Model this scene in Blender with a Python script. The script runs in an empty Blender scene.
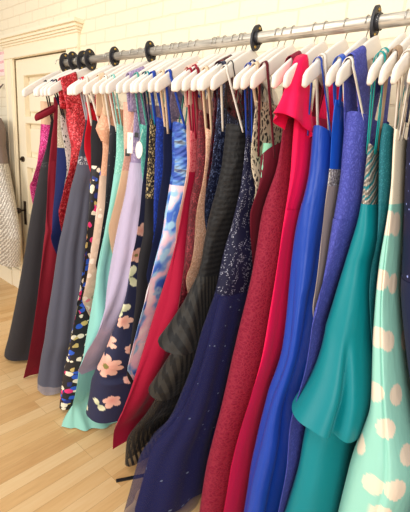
import bpy, bmesh, math, random
from mathutils import Vector, Matrix, noise
random.seed(7)
SC = bpy.context.scene
COL = SC.collection
PI = math.pi

# ------------------------------------------------------------------ camera
F = 390.0
def vnorm(v):
    l = math.sqrt(sum(a*a for a in v)); return [a/l for a in v]
def dot(a, b): return sum(x*y for x, y in zip(a, b))
AX = vnorm([474, 149, -F])                       # along the rail
DN = [-120, 1400, F]
k_ = dot(DN, AX); DN = vnorm([d - k_*a for d, a in zip(DN, AX)])
UP = [-d for d in DN]
AY = [UP[1]*AX[2]-UP[2]*AX[1], UP[2]*AX[0]-UP[0]*AX[2], UP[0]*AX[1]-UP[1]*AX[0]]
if AY[2] < 0: AY = [-a for a in AY]
CAM = Vector((0, 0, 1.5))
def ray(px, py):
    c = (px-205, py-256, F)
    return Vector((dot(AX, c), dot(AY, c), dot(UP, c)))
def proj(P):
    d = (P[0]-CAM.x, P[1]-CAM.y, P[2]-CAM.z)
    cx = AX[0]*d[0]+AY[0]*d[1]+UP[0]*d[2]
    cy = AX[1]*d[0]+AY[1]*d[1]+UP[1]*d[2]
    cz = AX[2]*d[0]+AY[2]*d[1]+UP[2]*d[2]
    return 205+F*cx/cz, 256+F*cy/cz, cz
cd = bpy.data.cameras.new('camera'); cam = bpy.data.objects.new('camera', cd); COL.objects.link(cam)
cd.sensor_fit = 'HORIZONTAL'; cd.sensor_width = 36; cd.lens = 36*F/410
cd.clip_start = 0.02
r_ = Vector((AX[0], AY[0], UP[0])); u_ = -Vector((AX[1], AY[1], UP[1])); f_ = Vector((AX[2], AY[2], UP[2]))
m_ = Matrix((( r_.x, u_.x, -f_.x), (r_.y, u_.y, -f_.y), (r_.z, u_.z, -f_.z))).to_4x4()
m_.translation = CAM; cam.matrix_world = m_
SC.camera = cam

# ------------------------------------------------------------------ materials
def lin(c):
    out = []
    for v in c[:3]:
        v = v/255.0
        out.append(v/12.92 if v <= 0.04045 else ((v+0.055)/1.055)**2.4)
    return (*out, 1.0)
class NT:
    def __init__(s, name):
        s.m = bpy.data.materials.new(name); s.m.use_nodes = True
        s.t = s.m.node_tree; s.b = s.t.nodes['Principled BSDF']; s.out = s.t.nodes['Material Output']
    def n(s, typ, **kw):
        nd = s.t.nodes.new(typ)
        for k, v in kw.items():
            if k in nd.inputs.keys(): nd.inputs[k].default_value = v
            else: setattr(nd, k, v)
        return nd
    def l(s, a, b): s.t.links.new(a, b)
    def uv(s, sx=1, sy=1, rot=0):
        tc = s.n('ShaderNodeTexCoord'); mp = s.n('ShaderNodeMapping')
        mp.inputs['Scale'].default_value = (sx, sy, 1); mp.inputs['Rotation'].default_value = (0, 0, rot)
        s.l(tc.outputs['UV'], mp.inputs['Vector']); return mp.outputs['Vector']
    def obj(s, sc=(1, 1, 1), rot=(0, 0, 0), loc=(0, 0, 0)):
        tc = s.n('ShaderNodeTexCoord'); mp = s.n('ShaderNodeMapping')
        mp.inputs['Scale'].default_value = sc; mp.inputs['Rotation'].default_value = rot; mp.inputs['Location'].default_value = loc
        s.l(tc.outputs['Object'], mp.inputs['Vector']); return mp.outputs['Vector']
    def noise(s, vec, scale, detail=3, rough=.5):
        t = s.n('ShaderNodeTexNoise', Scale=scale, Detail=detail, Roughness=rough); s.l(vec, t.inputs['Vector']); return t
    def voro(s, vec, scale, feature='F1'):
        t = s.n('ShaderNodeTexVoronoi', Scale=scale); t.feature = feature; s.l(vec, t.inputs['Vector']); return t
    def ramp(s, fac, stops, const=False):
        r = s.n('ShaderNodeValToRGB'); e = r.color_ramp.elements
        if const: r.color_ramp.interpolation = 'CONSTANT'
        while len(e) > 2: e.remove(e[-1])
        for i, (p, c) in enumerate(stops):
            if i < 2: e[i].position = p; e[i].color = c
            else:
                q = e.new(p); q.color = c
        s.l(fac, r.inputs['Fac']); return r.outputs['Color']
    def bump(s, h, strength=.3, dist=.002):
        b = s.n('ShaderNodeBump', Strength=strength, Distance=dist); s.l(h, b.inputs['Height']); s.l(b.outputs['Normal'], s.b.inputs['Normal']); return b
    def mix(s, fac, a, b):
        m = s.n('ShaderNodeMix'); m.data_type = 'RGBA'
        if isinstance(fac, (int, float)): m.inputs['Factor'].default_value = fac
        else: s.l(fac, m.inputs['Factor'])
        for v, i in ((a, 6), (b, 7)):
            if isinstance(v, tuple): m.inputs[i].default_value = v
            else: s.l(v, m.inputs[i])
        return m.outputs[2]
    def math(s, op, a, b=0.0):
        m = s.n('ShaderNodeMath'); m.operation = op
        for v, i in ((a, 0), (b, 1)):
            if isinstance(v, (int, float)): m.inputs[i].default_value = v
            else: s.l(v, m.inputs[i])
        return m.outputs[0]
    def base(s, c):
        if isinstance(c, tuple): s.b.inputs['Base Color'].default_value = c
        else: s.l(c, s.b.inputs['Base Color'])
    def set(s, **kw):
        for k, v in kw.items(): s.b.inputs[k.replace('_', ' ')].default_value = v
    def alpha(s, a):
        if isinstance(a, (int, float)): s.b.inputs['Alpha'].default_value = a
        else: s.l(a, s.b.inputs['Alpha'])

G_ = lambda v: (v, v, v, 1)
def cloth(name, c, rough=.75, sheen=.15, wrinkle=.5, alpha=None, weave=500):
    t = NT(name); uv = t.uv()
    nz = t.noise(t.uv(6, 1.6), 4, 4); w = t.noise(uv, weave, 2)
    t.base(lin(c)); t.set(Roughness=rough, Sheen_Weight=sheen*.25, Specular_IOR_Level=.18)
    h = t.math('ADD', t.math('MULTIPLY', nz.outputs['Fac'], 6.0*wrinkle), t.math('MULTIPLY', w.outputs['Fac'], .25))
    t.bump(h, .35, .004)
    if alpha: t.alpha(alpha)
    return t.m
def satin(name, c, rough=.36, wrinkle=1.0):
    t = NT(name)
    nz = t.noise(t.uv(5, 1.3), 3, 3)
    t.base(lin(c)); t.set(Roughness=rough, Sheen_Weight=.03, Specular_IOR_Level=.28)
    t.bump(t.math('MULTIPLY', nz.outputs['Fac'], 6.0*wrinkle), .35, .004)
    return t.m
def sequin(name, c, c2, scale=230, amt=.25, rough=.3, dark=.6):
    t = NT(name); uv = t.uv(1, 1)
    v = t.voro(uv, scale); sep = t.n('ShaderNodeSeparateColor'); t.l(v.outputs['Color'], sep.inputs[0])
    big = t.noise(uv, 40, 2)
    f = t.math('MULTIPLY', sep.outputs[0], t.math('ADD', big.outputs['Fac'], .35))
    col = t.ramp(f, [(0, lin([x*dark for x in c])), (1-amt-.25, lin(c)), (min(.97, 1-amt*.35), lin(c2))])
    t.base(col); t.set(Roughness=rough, Metallic=.25)
    t.bump(t.math('ADD', v.outputs['Distance'], t.math('MULTIPLY', sep.outputs[1], 1.2)), .6, .003)
    return t.m
def lace(name, c, c2, scale=55, thr=.5, soft=.12, rough=.7, warp=.02):
    t = NT(name); uv = t.uv(1, 1)
    nz = t.noise(uv, 35, 2)
    add = t.n('ShaderNodeVectorMath'); add.operation = 'MULTIPLY_ADD'
    t.l(nz.outputs['Color'], add.inputs[0]); add.inputs[1].default_value = (warp, warp, 0); t.l(uv, add.inputs[2])
    v = t.voro(add.outputs[0], scale, 'DISTANCE_TO_EDGE'); fine = t.noise(uv, scale*6, 2)
    f = t.math('ADD', t.math('MULTIPLY', v.outputs['Distance'], 1.6), t.math('MULTIPLY', fine.outputs['Fac'], .5))
    col = t.ramp(f, [(thr-soft, lin(c2)), (thr+soft, lin(c))])
    t.base(col); t.set(Roughness=rough, Sheen_Weight=.03, Specular_IOR_Level=.2)
    t.bump(f, .55, .004)
    return t.m
def beads(name, c, dot_c, scale=140, size=.16, swirl=True, patch=.5, rough=.6):
    t = NT(name); uv = t.uv(1, 1)
    v = t.voro(uv, scale)
    d = t.math('LESS_THAN', v.outputs['Distance'], size)
    sep = t.n('ShaderNodeSeparateColor'); t.l(v.outputs['Color'], sep.inputs[0])
    d = t.math('MULTIPLY', d, t.math('GREATER_THAN', sep.outputs[0], patch))
    if swirl:
        w = t.n('ShaderNodeTexWave', Scale=9, Distortion=9, Detail=1); w.inputs['Detail Scale'].default_value = 1.6
        t.l(uv, w.inputs['Vector'])
        d = t.math('MULTIPLY', d, t.math('GREATER_THAN', w.outputs['Fac'], .45))
    t.base(t.mix(d, lin(c), lin(dot_c))); t.set(Roughness=rough, Specular_IOR_Level=.25)
    t.bump(d, .4, .002)
    return t.m
def paint(name, rough=.7, wrinkle=.6):
    t = NT(name); a = t.n('ShaderNodeAttribute', attribute_name='print'); t.base(a.outputs['Color'])
    t.set(Roughness=rough, Sheen_Weight=.05)
    nz = t.noise(t.uv(5, 1.4), 4, 3); t.bump(t.math('MULTIPLY', nz.outputs['Fac'], 6*wrinkle), .35, .004)
    return t.m
def plain(name, c, rough=.5, metal=0.0, bump=None):
    t = NT(name); t.base(lin(c)); t.set(Roughness=rough, Metallic=metal)
    nz = t.noise(t.obj(), bump or 120, 3); t.bump(nz.outputs['Fac'], .08, .002)
    return t.m

# ------------------------------------------------------------------ object helpers
def link(name, me, mat=None, parent=None, smooth=True):
    o = bpy.data.objects.new(name, me); COL.objects.link(o)
    if mat:
        for m in (mat if isinstance(mat, (list, tuple)) else [mat]): me.materials.append(m)
    if smooth:
        for p in me.polygons: p.use_smooth = True
    if parent: o.parent = parent
    return o
def tag(o, label=None, cat=None, group=None, kind=None):
    if label: o['label'] = label
    if cat: o['category'] = cat
    if group: o['group'] = group
    if kind: o['kind'] = kind
    return o
def empty(name, loc): 
    o = bpy.data.objects.new(name, None); COL.objects.link(o); o.location = loc; o.empty_display_size = .05; return o
def from_bm(name, bm, mat, parent=None, off=None, smooth=False):
    me = bpy.data.meshes.new(name)
    if off is not None: bmesh.ops.translate(bm, verts=bm.verts, vec=-Vector(off))
    bm.normal_update(); bm.to_mesh(me); bm.free()
    return link(name, me, mat, parent, smooth)
def add_box(bm, x0, x1, y0, y1, z0, z1, bevel=0):
    r = bmesh.ops.create_cube(bm, size=1)
    vs = r['verts']
    for v in vs:
        v.co = Vector(((x0+x1)/2+v.co.x*(x1-x0), (y0+y1)/2+v.co.y*(y1-y0), (z0+z1)/2+v.co.z*(z1-z0)))
    if bevel:
        es = list({e for v in vs for e in v.link_edges})
        bmesh.ops.bevel(bm, geom=es, offset=bevel, segments=2, affect='EDGES', profile=.6)
def add_tube(bm, pts, r, n=8, cap=True):
    pts = [Vector(p) for p in pts]; rings = []
    prev = None
    for i, p in enumerate(pts):
        t = (pts[min(i+1, len(pts)-1)]-pts[max(i-1, 0)]).normalized()
        if prev is None:
            a = t.orthogonal().normalized()
        else:
            a = (prev - t*prev.dot(t)).normalized()
        prev = a; b = t.cross(a)
        rr = r(i/(len(pts)-1)) if callable(r) else r
        rings.append([bm.verts.new(p+a*rr*math.cos(2*PI*k/n)+b*rr*math.sin(2*PI*k/n)) for k in range(n)])
    for A, B in zip(rings, rings[1:]):
        for k in range(n): bm.faces.new((A[k], A[(k+1) % n], B[(k+1) % n], B[k]))
    if cap: bm.faces.new(list(reversed(rings[0]))); bm.faces.new(rings[-1])
def interp(x, tab):
    if x <= tab[0][0]: return tab[0][1]
    for (a, u), (b, v) in zip(tab, tab[1:]):
        if x <= b: return u+(v-u)*(x-a)/(b-a) if b > a else v
    return tab[-1][1]

YR, ZR = 1.25, 1.885            # rail axis
RP = .0185                      # pipe radius
YW = 1.65                       # brick wall

# ------------------------------------------------------------------ palette of fabrics
M = {}
def mk(k, fn, *a, **kw):
    M[k] = fn('fabric_'+k, *a, **kw)
mk('magenta', sequin, (225, 30, 135), (255, 130, 200))
mk('nude', cloth, (216, 180, 150)); mk('charcoal', cloth, (46, 44, 48), rough=.8, sheen=.25); mk('charcoal_bead', beads, (45, 45, 50), (170, 165, 165), 220, .25, False)
mk('burgundy', cloth, (128, 22, 40), sheen=.2); mk('navy', cloth, (24, 34, 84)); mk('cream_net', lace, (205, 192, 170), (165, 150, 130), 90)
mk('black', cloth, (30, 29, 34)); mk('blacklace', lace, (30, 28, 32), (190, 180, 172), 60, .62, .05)
mk('creamlace', lace, (40, 36, 36), (205, 190, 165), 45, .5, .06); mk('redseq', sequin, (205, 15, 35), (255, 120, 125), 190, .2); mk('red', cloth, (205, 20, 40)); 
mk('slate', cloth, (82, 83, 97), rough=.85, sheen=.35); mk('slate_bod', cloth, (62, 66, 82)); mk('jewel', sequin, (70, 72, 88), (225, 222, 226), 260, .35)
mk('slate_net', cloth, (150, 146, 158), rough=.9, sheen=.3, alpha=.6)
mk('blush', lace, (232, 180, 148), (218, 160, 130), 70); mk('nude_net', cloth, (205, 175, 150), alpha=.8)
mk('blackseq', beads, (34, 34, 42), (225, 222, 225), 130, .16, False, .75)
mk('mint', cloth, (140, 203, 194), rough=.8, sheen=.3, wrinkle=.7); mk('mint_bod', lace, (160, 220, 205), (125, 195, 180), 80); mk('mint_under', cloth, (150, 208, 192), alpha=.93)
mk('champagne', cloth, (234, 200, 162)); mk('champ_lace', lace, (236, 188, 165), (222, 170, 150), 80)
mk('lavender', cloth, (184, 172, 200), rough=.8, sheen=.3, wrinkle=.7); mk('lavender_lace', lace, (186, 166, 198), (150, 132, 170), 60)
mk('teal_mint', lace, (110, 190, 178), (80, 160, 150), 70); mk('goldlace', lace, (196, 172, 122), (40, 36, 34), 70, .5, .06)
mk('royal_lace', lace, (28, 62, 165), (18, 40, 120), 80); mk('royal', satin, (26, 64, 165), .4, .8); mk('midnight', cloth, (28, 34, 66))
mk('blushsatin', satin, (228, 186, 170)); mk('crimson', cloth, (162, 12, 52), rough=.7, sheen=.25); mk('crimson_lace', lace, (182, 40, 62), (210, 110, 115), 90)
mk('burgseq', sequin, (104, 12, 30), (180, 66, 80), 260, .16); mk('wineseq', sequin, (62, 8, 24), (150, 44, 66), 180, .16)
mk('peachseq', sequin, (236, 180, 148), (255, 222, 200), 260, .3, .45, .85); mk('peach', cloth, (240, 182, 152))
mk('navyseq', sequin, (22, 28, 66), (140, 160, 215), 240, .16); mk('navybead', beads, (17, 18, 48), (196, 198, 216), 230, .3, True, .22)
mk('navytulle', cloth, (36, 37, 86), rough=.9, sheen=.3, alpha=.5); mk('wine', cloth, (96, 18, 36))
mk('navylining', beads, (28, 30, 74), (190, 215, 220), 34, .12, False, .4)
mk('burglace', lace, (126, 14, 46), (142, 34, 56), 95, .42, .14); mk('hotpink', cloth, (232, 14, 78), rough=.65, sheen=.2, wrinkle=.6)
mk('royal_satin', satin, (26, 66, 166), .36, 1.2); mk('brightblue', satin, (20, 82, 190)); mk('taupe', cloth, (160, 146, 138)); mk('silverbead', sequin, (160, 150, 140), (250, 245, 235), 200, .4)
mk('peri', lace, (84, 90, 182), (62, 68, 154), 88, .45, .2, warp=.04); mk('teal', satin, (0, 126, 136), .42, .6); 
mk('deepteal', beads, (22, 96, 108), (60, 140, 150), 200, .3, False, .2); mk('taupe_strap', satin, (160, 130, 104))
mk('creambead', beads, (236, 224, 200), (150, 120, 95), 120, .14, False, .7); mk('midseq', beads, (26, 28, 62), (150, 165, 235), 70, .22, False, .6)
mk('white_ribbon', satin, (236, 226, 214)); mk('teal_ribbon', satin, (0, 150, 150)); mk('nude_ribbon', satin, (226, 196, 164)); mk('gray_ribbon', satin, (170, 170, 178))
mk('floralpaint', paint, .75, .4); mk('dotpaint', paint, .42, .7)
mk('greenlining', satin, (130, 190, 160))
def black_floral():
    t = NT('fabric_black_floral'); uv = t.uv()
    v = t.voro(uv, 38); sep = t.n('ShaderNodeSeparateColor'); t.l(v.outputs['Color'], sep.inputs[0])
    W = lin((240, 228, 205)); B = lin((40, 90, 200)); P = lin((232, 50, 120)); K = lin((30, 27, 32)); Y = lin((205, 180, 110)); D = lin((30, 45, 120))
    col = t.ramp(sep.outputs[0], [(0, K), (.2, B), (.34, W), (.40, K), (.5, W), (.66, D), (.74, P), (.84, K), (.9, Y)], True)
    inside = t.math('LESS_THAN', v.outputs['Distance'], .58)
    big = t.noise(uv, 9, 1); on = t.math('GREATER_THAN', big.outputs['Fac'], .34)
    t.base(t.mix(t.math('MULTIPLY', inside, on), K, col)); t.set(Roughness=.6); return t.m
M['blackfloral'] = black_floral()
def nude_floral():
    t = NT('fabric_nude_floral'); uv = t.uv()
    v = t.voro(uv, 26); sep = t.n('ShaderNodeSeparateColor'); t.l(v.outputs['Color'], sep.inputs[0])
    col = t.ramp(sep.outputs[0], [(0, lin((206, 176, 156))), (.4, lin((226, 205, 190))), (.6, lin((150, 140, 120))), (.72, lin((208, 180, 160))), (.9, lin((215, 120, 130)))], True)
    t.base(t.mix(t.math('LESS_THAN', v.outputs['Distance'], .42), lin((196, 168, 148)), col)); t.set(Roughness=.8); return t.m
M['nudefloral'] = nude_floral()
def watercolor():
    t = NT('fabric_watercolor'); uv = t.uv(1, .8)
    n1 = t.noise(uv, 8, 2, .5); n2 = t.noise(t.uv(1.3, 1.1), 12, 2, .5)
    c1 = t.ramp(n1.outputs['Fac'], [(.40, lin((236, 222, 226))), (.5, lin((226, 190, 208))), (.54, lin((120, 165, 218))), (.60, lin((52, 100, 195)))])
    t.base(t.mix(t.ramp(n2.outputs['Fac'], [(.56, G_(0)), (.64, G_(1))]), c1, lin((150, 196, 226)))); t.set(Roughness=.5); return t.m
M['watercolor'] = watercolor()
def watercolor_top():
    t = NT('fabric_watercolor_pleated'); uv = t.uv(.6, 2.2, .5)
    n1 = t.noise(uv, 9, 3, .55)
    t.base(t.ramp(n1.outputs['Fac'], [(.30, lin((30, 55, 140))), (.5, lin((38, 76, 170))), (.56, lin((80, 130, 200))), (.60, lin((130, 165, 205))), (.64, lin((86, 90, 96))), (.70, lin((40, 80, 175)))]))
    t.set(Roughness=.45); w = t.n('ShaderNodeTexWave', Scale=16, Distortion=2); t.l(t.uv(1, 1, 1.1), w.inputs['Vector']); t.bump(w.outputs['Fac'], .5, .006)
    return t.m
M['watertop'] = watercolor_top()
def striped(name, rot, scale, alpha=None, su=1, c=(22, 21, 22), c2=(46, 43, 40)):
    t = NT(name); w = t.n('ShaderNodeTexWave', Scale=scale, Distortion=.6, Detail=1); t.l(t.uv(su, 1, rot), w.inputs['Vector'])
    f = t.ramp(w.outputs['Fac'], [(.42, G_(0)), (.56, G_(1))])
    t.base(t.mix(f, lin(c), lin(c2))); t.set(Roughness=.5, Sheen_Weight=.05, Specular_IOR_Level=.2)
    nz = t.noise(t.uv(4, 4), 5, 3); t.bump(t.math('MULTIPLY', nz.outputs['Fac'], 5.0), .35, .006)
    if alpha:
        t.alpha(t.math('SUBTRACT', 1.0, t.math('MULTIPLY', f, alpha)))
    return t.m
M['stripe_bod'] = striped('fabric_black_stripe', 1.45, 15, None, 1, (22, 21, 23), (32, 31, 32)); M['stripe'] = striped('fabric_black_organza', -.6, 9, None, 3)
M['stripe_sheer'] = striped('fabric_black_sheer', -.5, 8, .3, 3, (22, 20, 21), (38, 34, 33))
def silver_swirl():
    t = NT('fabric_silver_swirl'); w = t.n('ShaderNodeTexWave', Scale=11, Distortion=5, Detail=1); t.l(t.uv(1, 1.2, .9), w.inputs['Vector'])
    v = t.voro(t.uv(), 240)
    t.base(t.ramp(w.outputs['Fac'], [(.1, lin((30, 130, 140))), (.22, lin((150, 140, 128))), (.6, lin((208, 198, 184))), (.9, lin((130, 120, 112)))])); t.set(Roughness=.3, Metallic=.35)
    t.bump(t.math('ADD', w.outputs['Fac'], v.outputs['Distance']), .6, .006); return t.m
M['silverswirl'] = silver_swirl()
def silver_gown():
    t = NT('fabric_silver_leaf'); uv = t.uv(1, 1, .6)
    w = t.n('ShaderNodeTexWave', Scale=15, Distortion=5, Detail=2); w.inputs['Detail Scale'].default_value = 3.5; t.l(uv, w.inputs['Vector'])
    t.base(t.ramp(w.outputs['Fac'], [(.0, lin((150, 140, 128))), (.78, lin((186, 176, 162))), (.95, lin((228, 222, 210)))])); t.set(Roughness=.45, Metallic=.15)
    t.bump(w.outputs['Fac'], .4, .004); return t.m
M['silverleaf'] = silver_gown(); mk('brownnet', cloth, (128, 112, 104))

# ------------------------------------------------------------------ garments: traced fronts (photo pixels) and make-up
# key, front outline, hem height
TRACE = {
'magenta': [(41,124),(39,145),(37,165),(36,182)],
'charcoal': [(51,122),(46,150),(41,165),(37,182),(30,215),(22,260),(14,305),(7,340),(3,354)],
'burgundy': [(48,95),(49,120),(51,140),(48,170),(46,220),(42,260),(36,310),(28,360),(23,380)],
'navycream': [(58,110),(57,150),(55,180),(51,225)],
'blacklace': [], 'redseq': [(67,105),(65,112),(66,125),(70,140),(71,150),(70,165),(68,180),(66,200)],
'slate': [(86,122),(82,140),(78,160),(75,172),(70,190),(65,215),(57,250),(52,285),(44,330),(37,360),(35,375),(37,384)],
'redstrap': [], 'blackfloral': [(90,125),(91,165),(90,185),(88,220),(84,260),(78,300),(70,340),(62,380)],
'blush': [(102,115),(101,130),(103,150),(101,165),(97,200),(92,240),(84,270),(78,300)],
'blackseq': [(110,130),(107,170),(105,200),(103,240),(101,260)],
'mint': [(117,128),(116,150),(114,175),(110,200),(105,225),(100,250),(95,275),(89,310),(82,350),(76,390),(70,415)],
'champ': [(123,120),(124,150),(126,170),(123,195),(119,225)],
'lavender': [(134,125),(131,150),(129,170),(125,195),(119,220),(112,255),(106,285),(101,320),(95,350),(88,375)],
'teallace': [(140,120),(140,150)],
'navyfloral': [(141,200),(138,225),(136,240),(130,265),(127,290),(122,310),(113,330),(106,350),(99,365),(93,378),(85,395),(80,408)],
'goldblack': [(145,122),(144,150),(143,185),(140,230),(138,260),(136,300),(131,340),(126,380)],
'royallace': [(156,120),(155,150),(154,175),(154,200),(153,230)],
'navyplain': [(164,128),(163,170),(160,210),(155,240),(152,270)],
'watercolor': [(173,125),(171,135),(172,150),(172,170),(169,190),(165,210),(162,235),(157,250),(152,270),(147,290),(143,310),(139,330),(134,350)],
'blushsatin': [(187,120),(187,170),(180,210)],
'crimson': [(190,135),(190,170),(184,200),(178,230),(170,260),(163,285),(155,310),(144,345),(136,370),(128,395),(118,420),(112,437),(113,446)],
'burgseq': [(197,135),(196,160),(192,185),(188,215),(184,255),(182,280),(178,303)],
'peach': [(205,133),(206,145),(206,180),(203,210),(200,240),(198,265)],
'wineseq': [], 'navyseq': [],
'blackstripe': [(226,128),(224,145),(222,165),(218,185),(212,205),(207,225),(204,245),(201,265),(195,285),(190,310),(180,345),(165,380),(150,410),(130,435),(117,450)],
'navybead': [(246,138),(245,150),(243,170),(238,200),(232,225),(224,250),(219,275),(216,292),(213,300),(208,320),(202,345),(195,370),(185,395),(175,420),(160,440),(142,458)],
'creamblack': [], 'wine': [(259,165),(262,180)],
'burglace': [(284,120),(280,150),(276,175),(268,190),(261,215),(257,240),(252,270),(245,300),(237,330),(230,360),(222,400),(212,440),(205,470),(199,511)],
'hotpink': [(294,120),(292,150),(290,180),(287,200),(281,240),(277,270),(272,300),(267,330),(262,360),(250,400),(240,430),(231,465),(229,477)],
'royalsatin': [(313,128),(311,150),(309,175),(303,200),(297,220),(293,245),(290,270),(287,300),(283,335),(279,360),(272,380),(262,405),(250,430),(240,455),(228,485),(218,511)],
'taupe': [(333,178),(328,190),(325,215),(322,240),(320,270),(319,290)],
'peri': [(345,117),(342,150),(340,180),(336,200),(332,225),(328,250),(322,280),(315,310),(310,340),(306,370),(298,395),(290,420),(288,445),(287,470)],
'teal': [(367,150),(362,195),(362,205),(357,225),(350,245),(345,265),(338,285),(333,305),(325,330),(315,355),(306,380),(304,420),(296,460),(280,500)],
'deepteal': [(379,150),(378,200),(378,250)],
'polka': [(393,135),(392,170),(390,200),(385,230),(379,260),(375,300),(372,340),(371,380),(370,420),(360,450),(349,480)],
'navyright': [(405,120),(404,200),(402,260),(400,300),(403,340),(407,380),(413,430),(422,470),(432,510)],
}
KEYS = list(TRACE)
N = len(KEYS)
# gowns whose fronts are hidden by their neighbours below a height: (front while seen, height where they slip behind)
VIS = dict(lavender=(.95, .36), blacklace=(1.09, 1.25), redstrap=(1.1, 1.45), creamblack=(1.11, 1.45), royallace=(1.05, 1.1), navyplain=(1.05, .95), navycream=(1.05, .95), magenta=(1.07, 1.2), redseq=(1.03, 1.1), blackseq=(1.06, .9), champ=(1.04, 1.1), teallace=(1.1, 1.4), blush=(1.0, .7),
           blushsatin=(1.07, 1.2), burgseq=(1.03, .85), peach=(1.05, 1.0), wineseq=(1.1, 1.4), navyseq=(1.1, 1.35), wine=(1.1, 1.3), taupe=(1.06, 1.05), deepteal=(1.07, 1.15), goldblack=(1.03, .45), watercolor=(1.0, .5))
BULK = dict(charcoal=2, burgundy=1.2, slate=2.2, mint=1.7, lavender=1.6, navyfloral=1.8, crimson=1.8, blackstripe=1.8, navybead=2.2, burglace=1.8, hotpink=1.4,
            royalsatin=2.4, peri=1.6, teal=2, polka=2, navyright=1.2, magenta=.5, navycream=.7, redseq=.9, blackfloral=1.2, blackseq=.5, champ=.6, teallace=.5, goldblack=.8,
            royallace=.8, navyplain=.6, blushsatin=.5, burgseq=.9, peach=1., wineseq=.6, navyseq=.6, wine=.4, taupe=.7, deepteal=.6, watercolor=1.2)
def yfront(key, z):
    if key in VIS:
        h, zl = VIS[key]
        y = interp(z, [(0, h), (.5, h), (.9, max(1.05, h)), (1.2, max(1.10, h)), (1.45, 1.12), (1.8, 1.12)])
        return y+max(0, 1.19-y)*max(0, min(1, (zl-z)/.3))
    if key == 'navybead': return interp(z, [(0, .80), (.5, .96), (.9, 1.05), (1.2, 1.10), (1.45, 1.12), (1.8, 1.12)])
    return interp(z, [(0, .95), (.5, .99), (.9, 1.05), (1.2, 1.10), (1.45, 1.12), (1.8, 1.12)])
NZ = 73
ZS = [i*.025 for i in range(NZ)]
# (z, px, x at the front edge)
PTS = {}
for k in KEYS:
    L = []
    for p in TRACE[k]:
        Y = 1.0; q = ray(*p)
        for _ in range(30):
            P = CAM+q*(Y/q.y); Y = yfront(k, P.z)
        L.append((P.z, p[0], P.x))
    L.sort(); PTS[k] = L
XF = {k: [None]*NZ for k in KEYS}; TPX = {k: [None]*NZ for k in KEYS}
for k in KEYS:
    L = PTS[k]
    if not L: continue
    for i, z in enumerate(ZS):
        if z >= L[0][0]-.02 or k not in VIS:
            XF[k][i] = interp(z, [(a, c) for a, b, c in L])
            if L[0][0]-.02 <= z <= L[-1][0]+.02: TPX[k][i] = interp(z, [(a, b) for a, b, c in L])
XC = {k: [0.0]*NZ for k in KEYS}; A = {k: [.02]*NZ for k in KEYS}
LE = {k: [(x-.012 if x is not None else None) for x in XF[k]] for k in KEYS}      # left edge of each gown's own slice of the rail
KNOWN = {k: [XF[k][i] is not None for i in range(NZ)] for k in KEYS}
def lanes():
    for i in range(NZ):
        known = [j for j in range(N) if KNOWN[KEYS[j]][i]]
        for j in range(N):
            if KNOWN[KEYS[j]][i]: continue
            lo = max([q for q in known if q < j], default=None); hi = min([q for q in known if q > j], default=None)
            if lo is None: LE[KEYS[j]][i] = LE[KEYS[hi]][i]-.05*(hi-j)
            else:
                gap = LE[KEYS[hi]][i]-LE[KEYS[lo]][i]; n = hi-lo-1
                t = min(interp(ZS[i], [(1.15, .007), (1.3, .02), (1.45, .034)]), gap*.4/n); LE[KEYS[j]][i] = LE[KEYS[hi]][i]-t*(hi-j)
        for j in range(N-2, -1, -1):
            if KEYS[j] in VIS: LE[KEYS[j]][i] = min(LE[KEYS[j]][i], LE[KEYS[j+1]][i]-interp(ZS[i], [(1.15, .005), (1.45, .016)]))
        for j in range(1, N):
            LE[KEYS[j]][i] = max(LE[KEYS[j]][i], LE[KEYS[j-1]][i]+interp(ZS[i], [(1.15, .005), (1.45, .015)]))
        lim = interp(ZS[i], [(0, .16), (.5, .13), (1.2, .075), (1.5, .056)])
        for j in range(N):
            k = KEYS[j]; w = LE[KEYS[j+1]][i]-LE[k][i] if j < N-1 else 2*lim
            A[k][i] = max(.0024, min(lim*(1.6 if k == 'navybead' else 1), w*.485)); XC[k][i] = LE[k][i]+A[k][i]
BOX = dict(polka=.55, teal=.7, royalsatin=.8, navybead=.75, mint=.8, navyfloral=.75)
def sbox(k, th):
    v = math.sin(th); return math.copysign(abs(v)**BOX.get(k, .85), v)
def leftmost(k, i, xc):
    z = ZS[i]; yf = yfront(k, z); b = YR-yf; best = 1e9
    for q in range(24):
        th = 2*PI*q/24
        best = min(best, proj((xc+A[k][i]*sbox(k, th), YR-b*math.cos(th), z))[0])
    return best
for it in range(9):
    lanes()
    if it == 8: break
    for k in KEYS:
        vis = [i for i in range(NZ) if TPX[k][i] is not None]
        for i in vis:
            x = XC[k][i]; e0 = leftmost(k, i, x); g = (leftmost(k, i, x+.01)-e0)/.01
            LE[k][i] -= max(-.04, min(.04, .8*(e0-TPX[k][i])/g))
        if vis:
            for i in range(vis[-1]+1, NZ): LE[k][i] = LE[k][vis[-1]]
            if k not in VIS:
                for i in range(vis[0]): LE[k][i] = LE[k][vis[0]]
        v = LE[k]
        for _ in range(1 if it < 6 else 3): v = [v[0]]+[(v[i-1]+2*v[i]+v[i+1])/4 for i in range(1, NZ-1)]+[v[-1]]
        LE[k] = v
def at(tab, z):
    f = max(0, min(NZ-1.001, z/.025)); i = int(f); return tab[i]+(tab[i+1]-tab[i])*(f-i)
HX = {k: at(LE[k], 1.55)+.45*at(A[k], 1.55) for k in KEYS}                   # where each hanger sits

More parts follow.
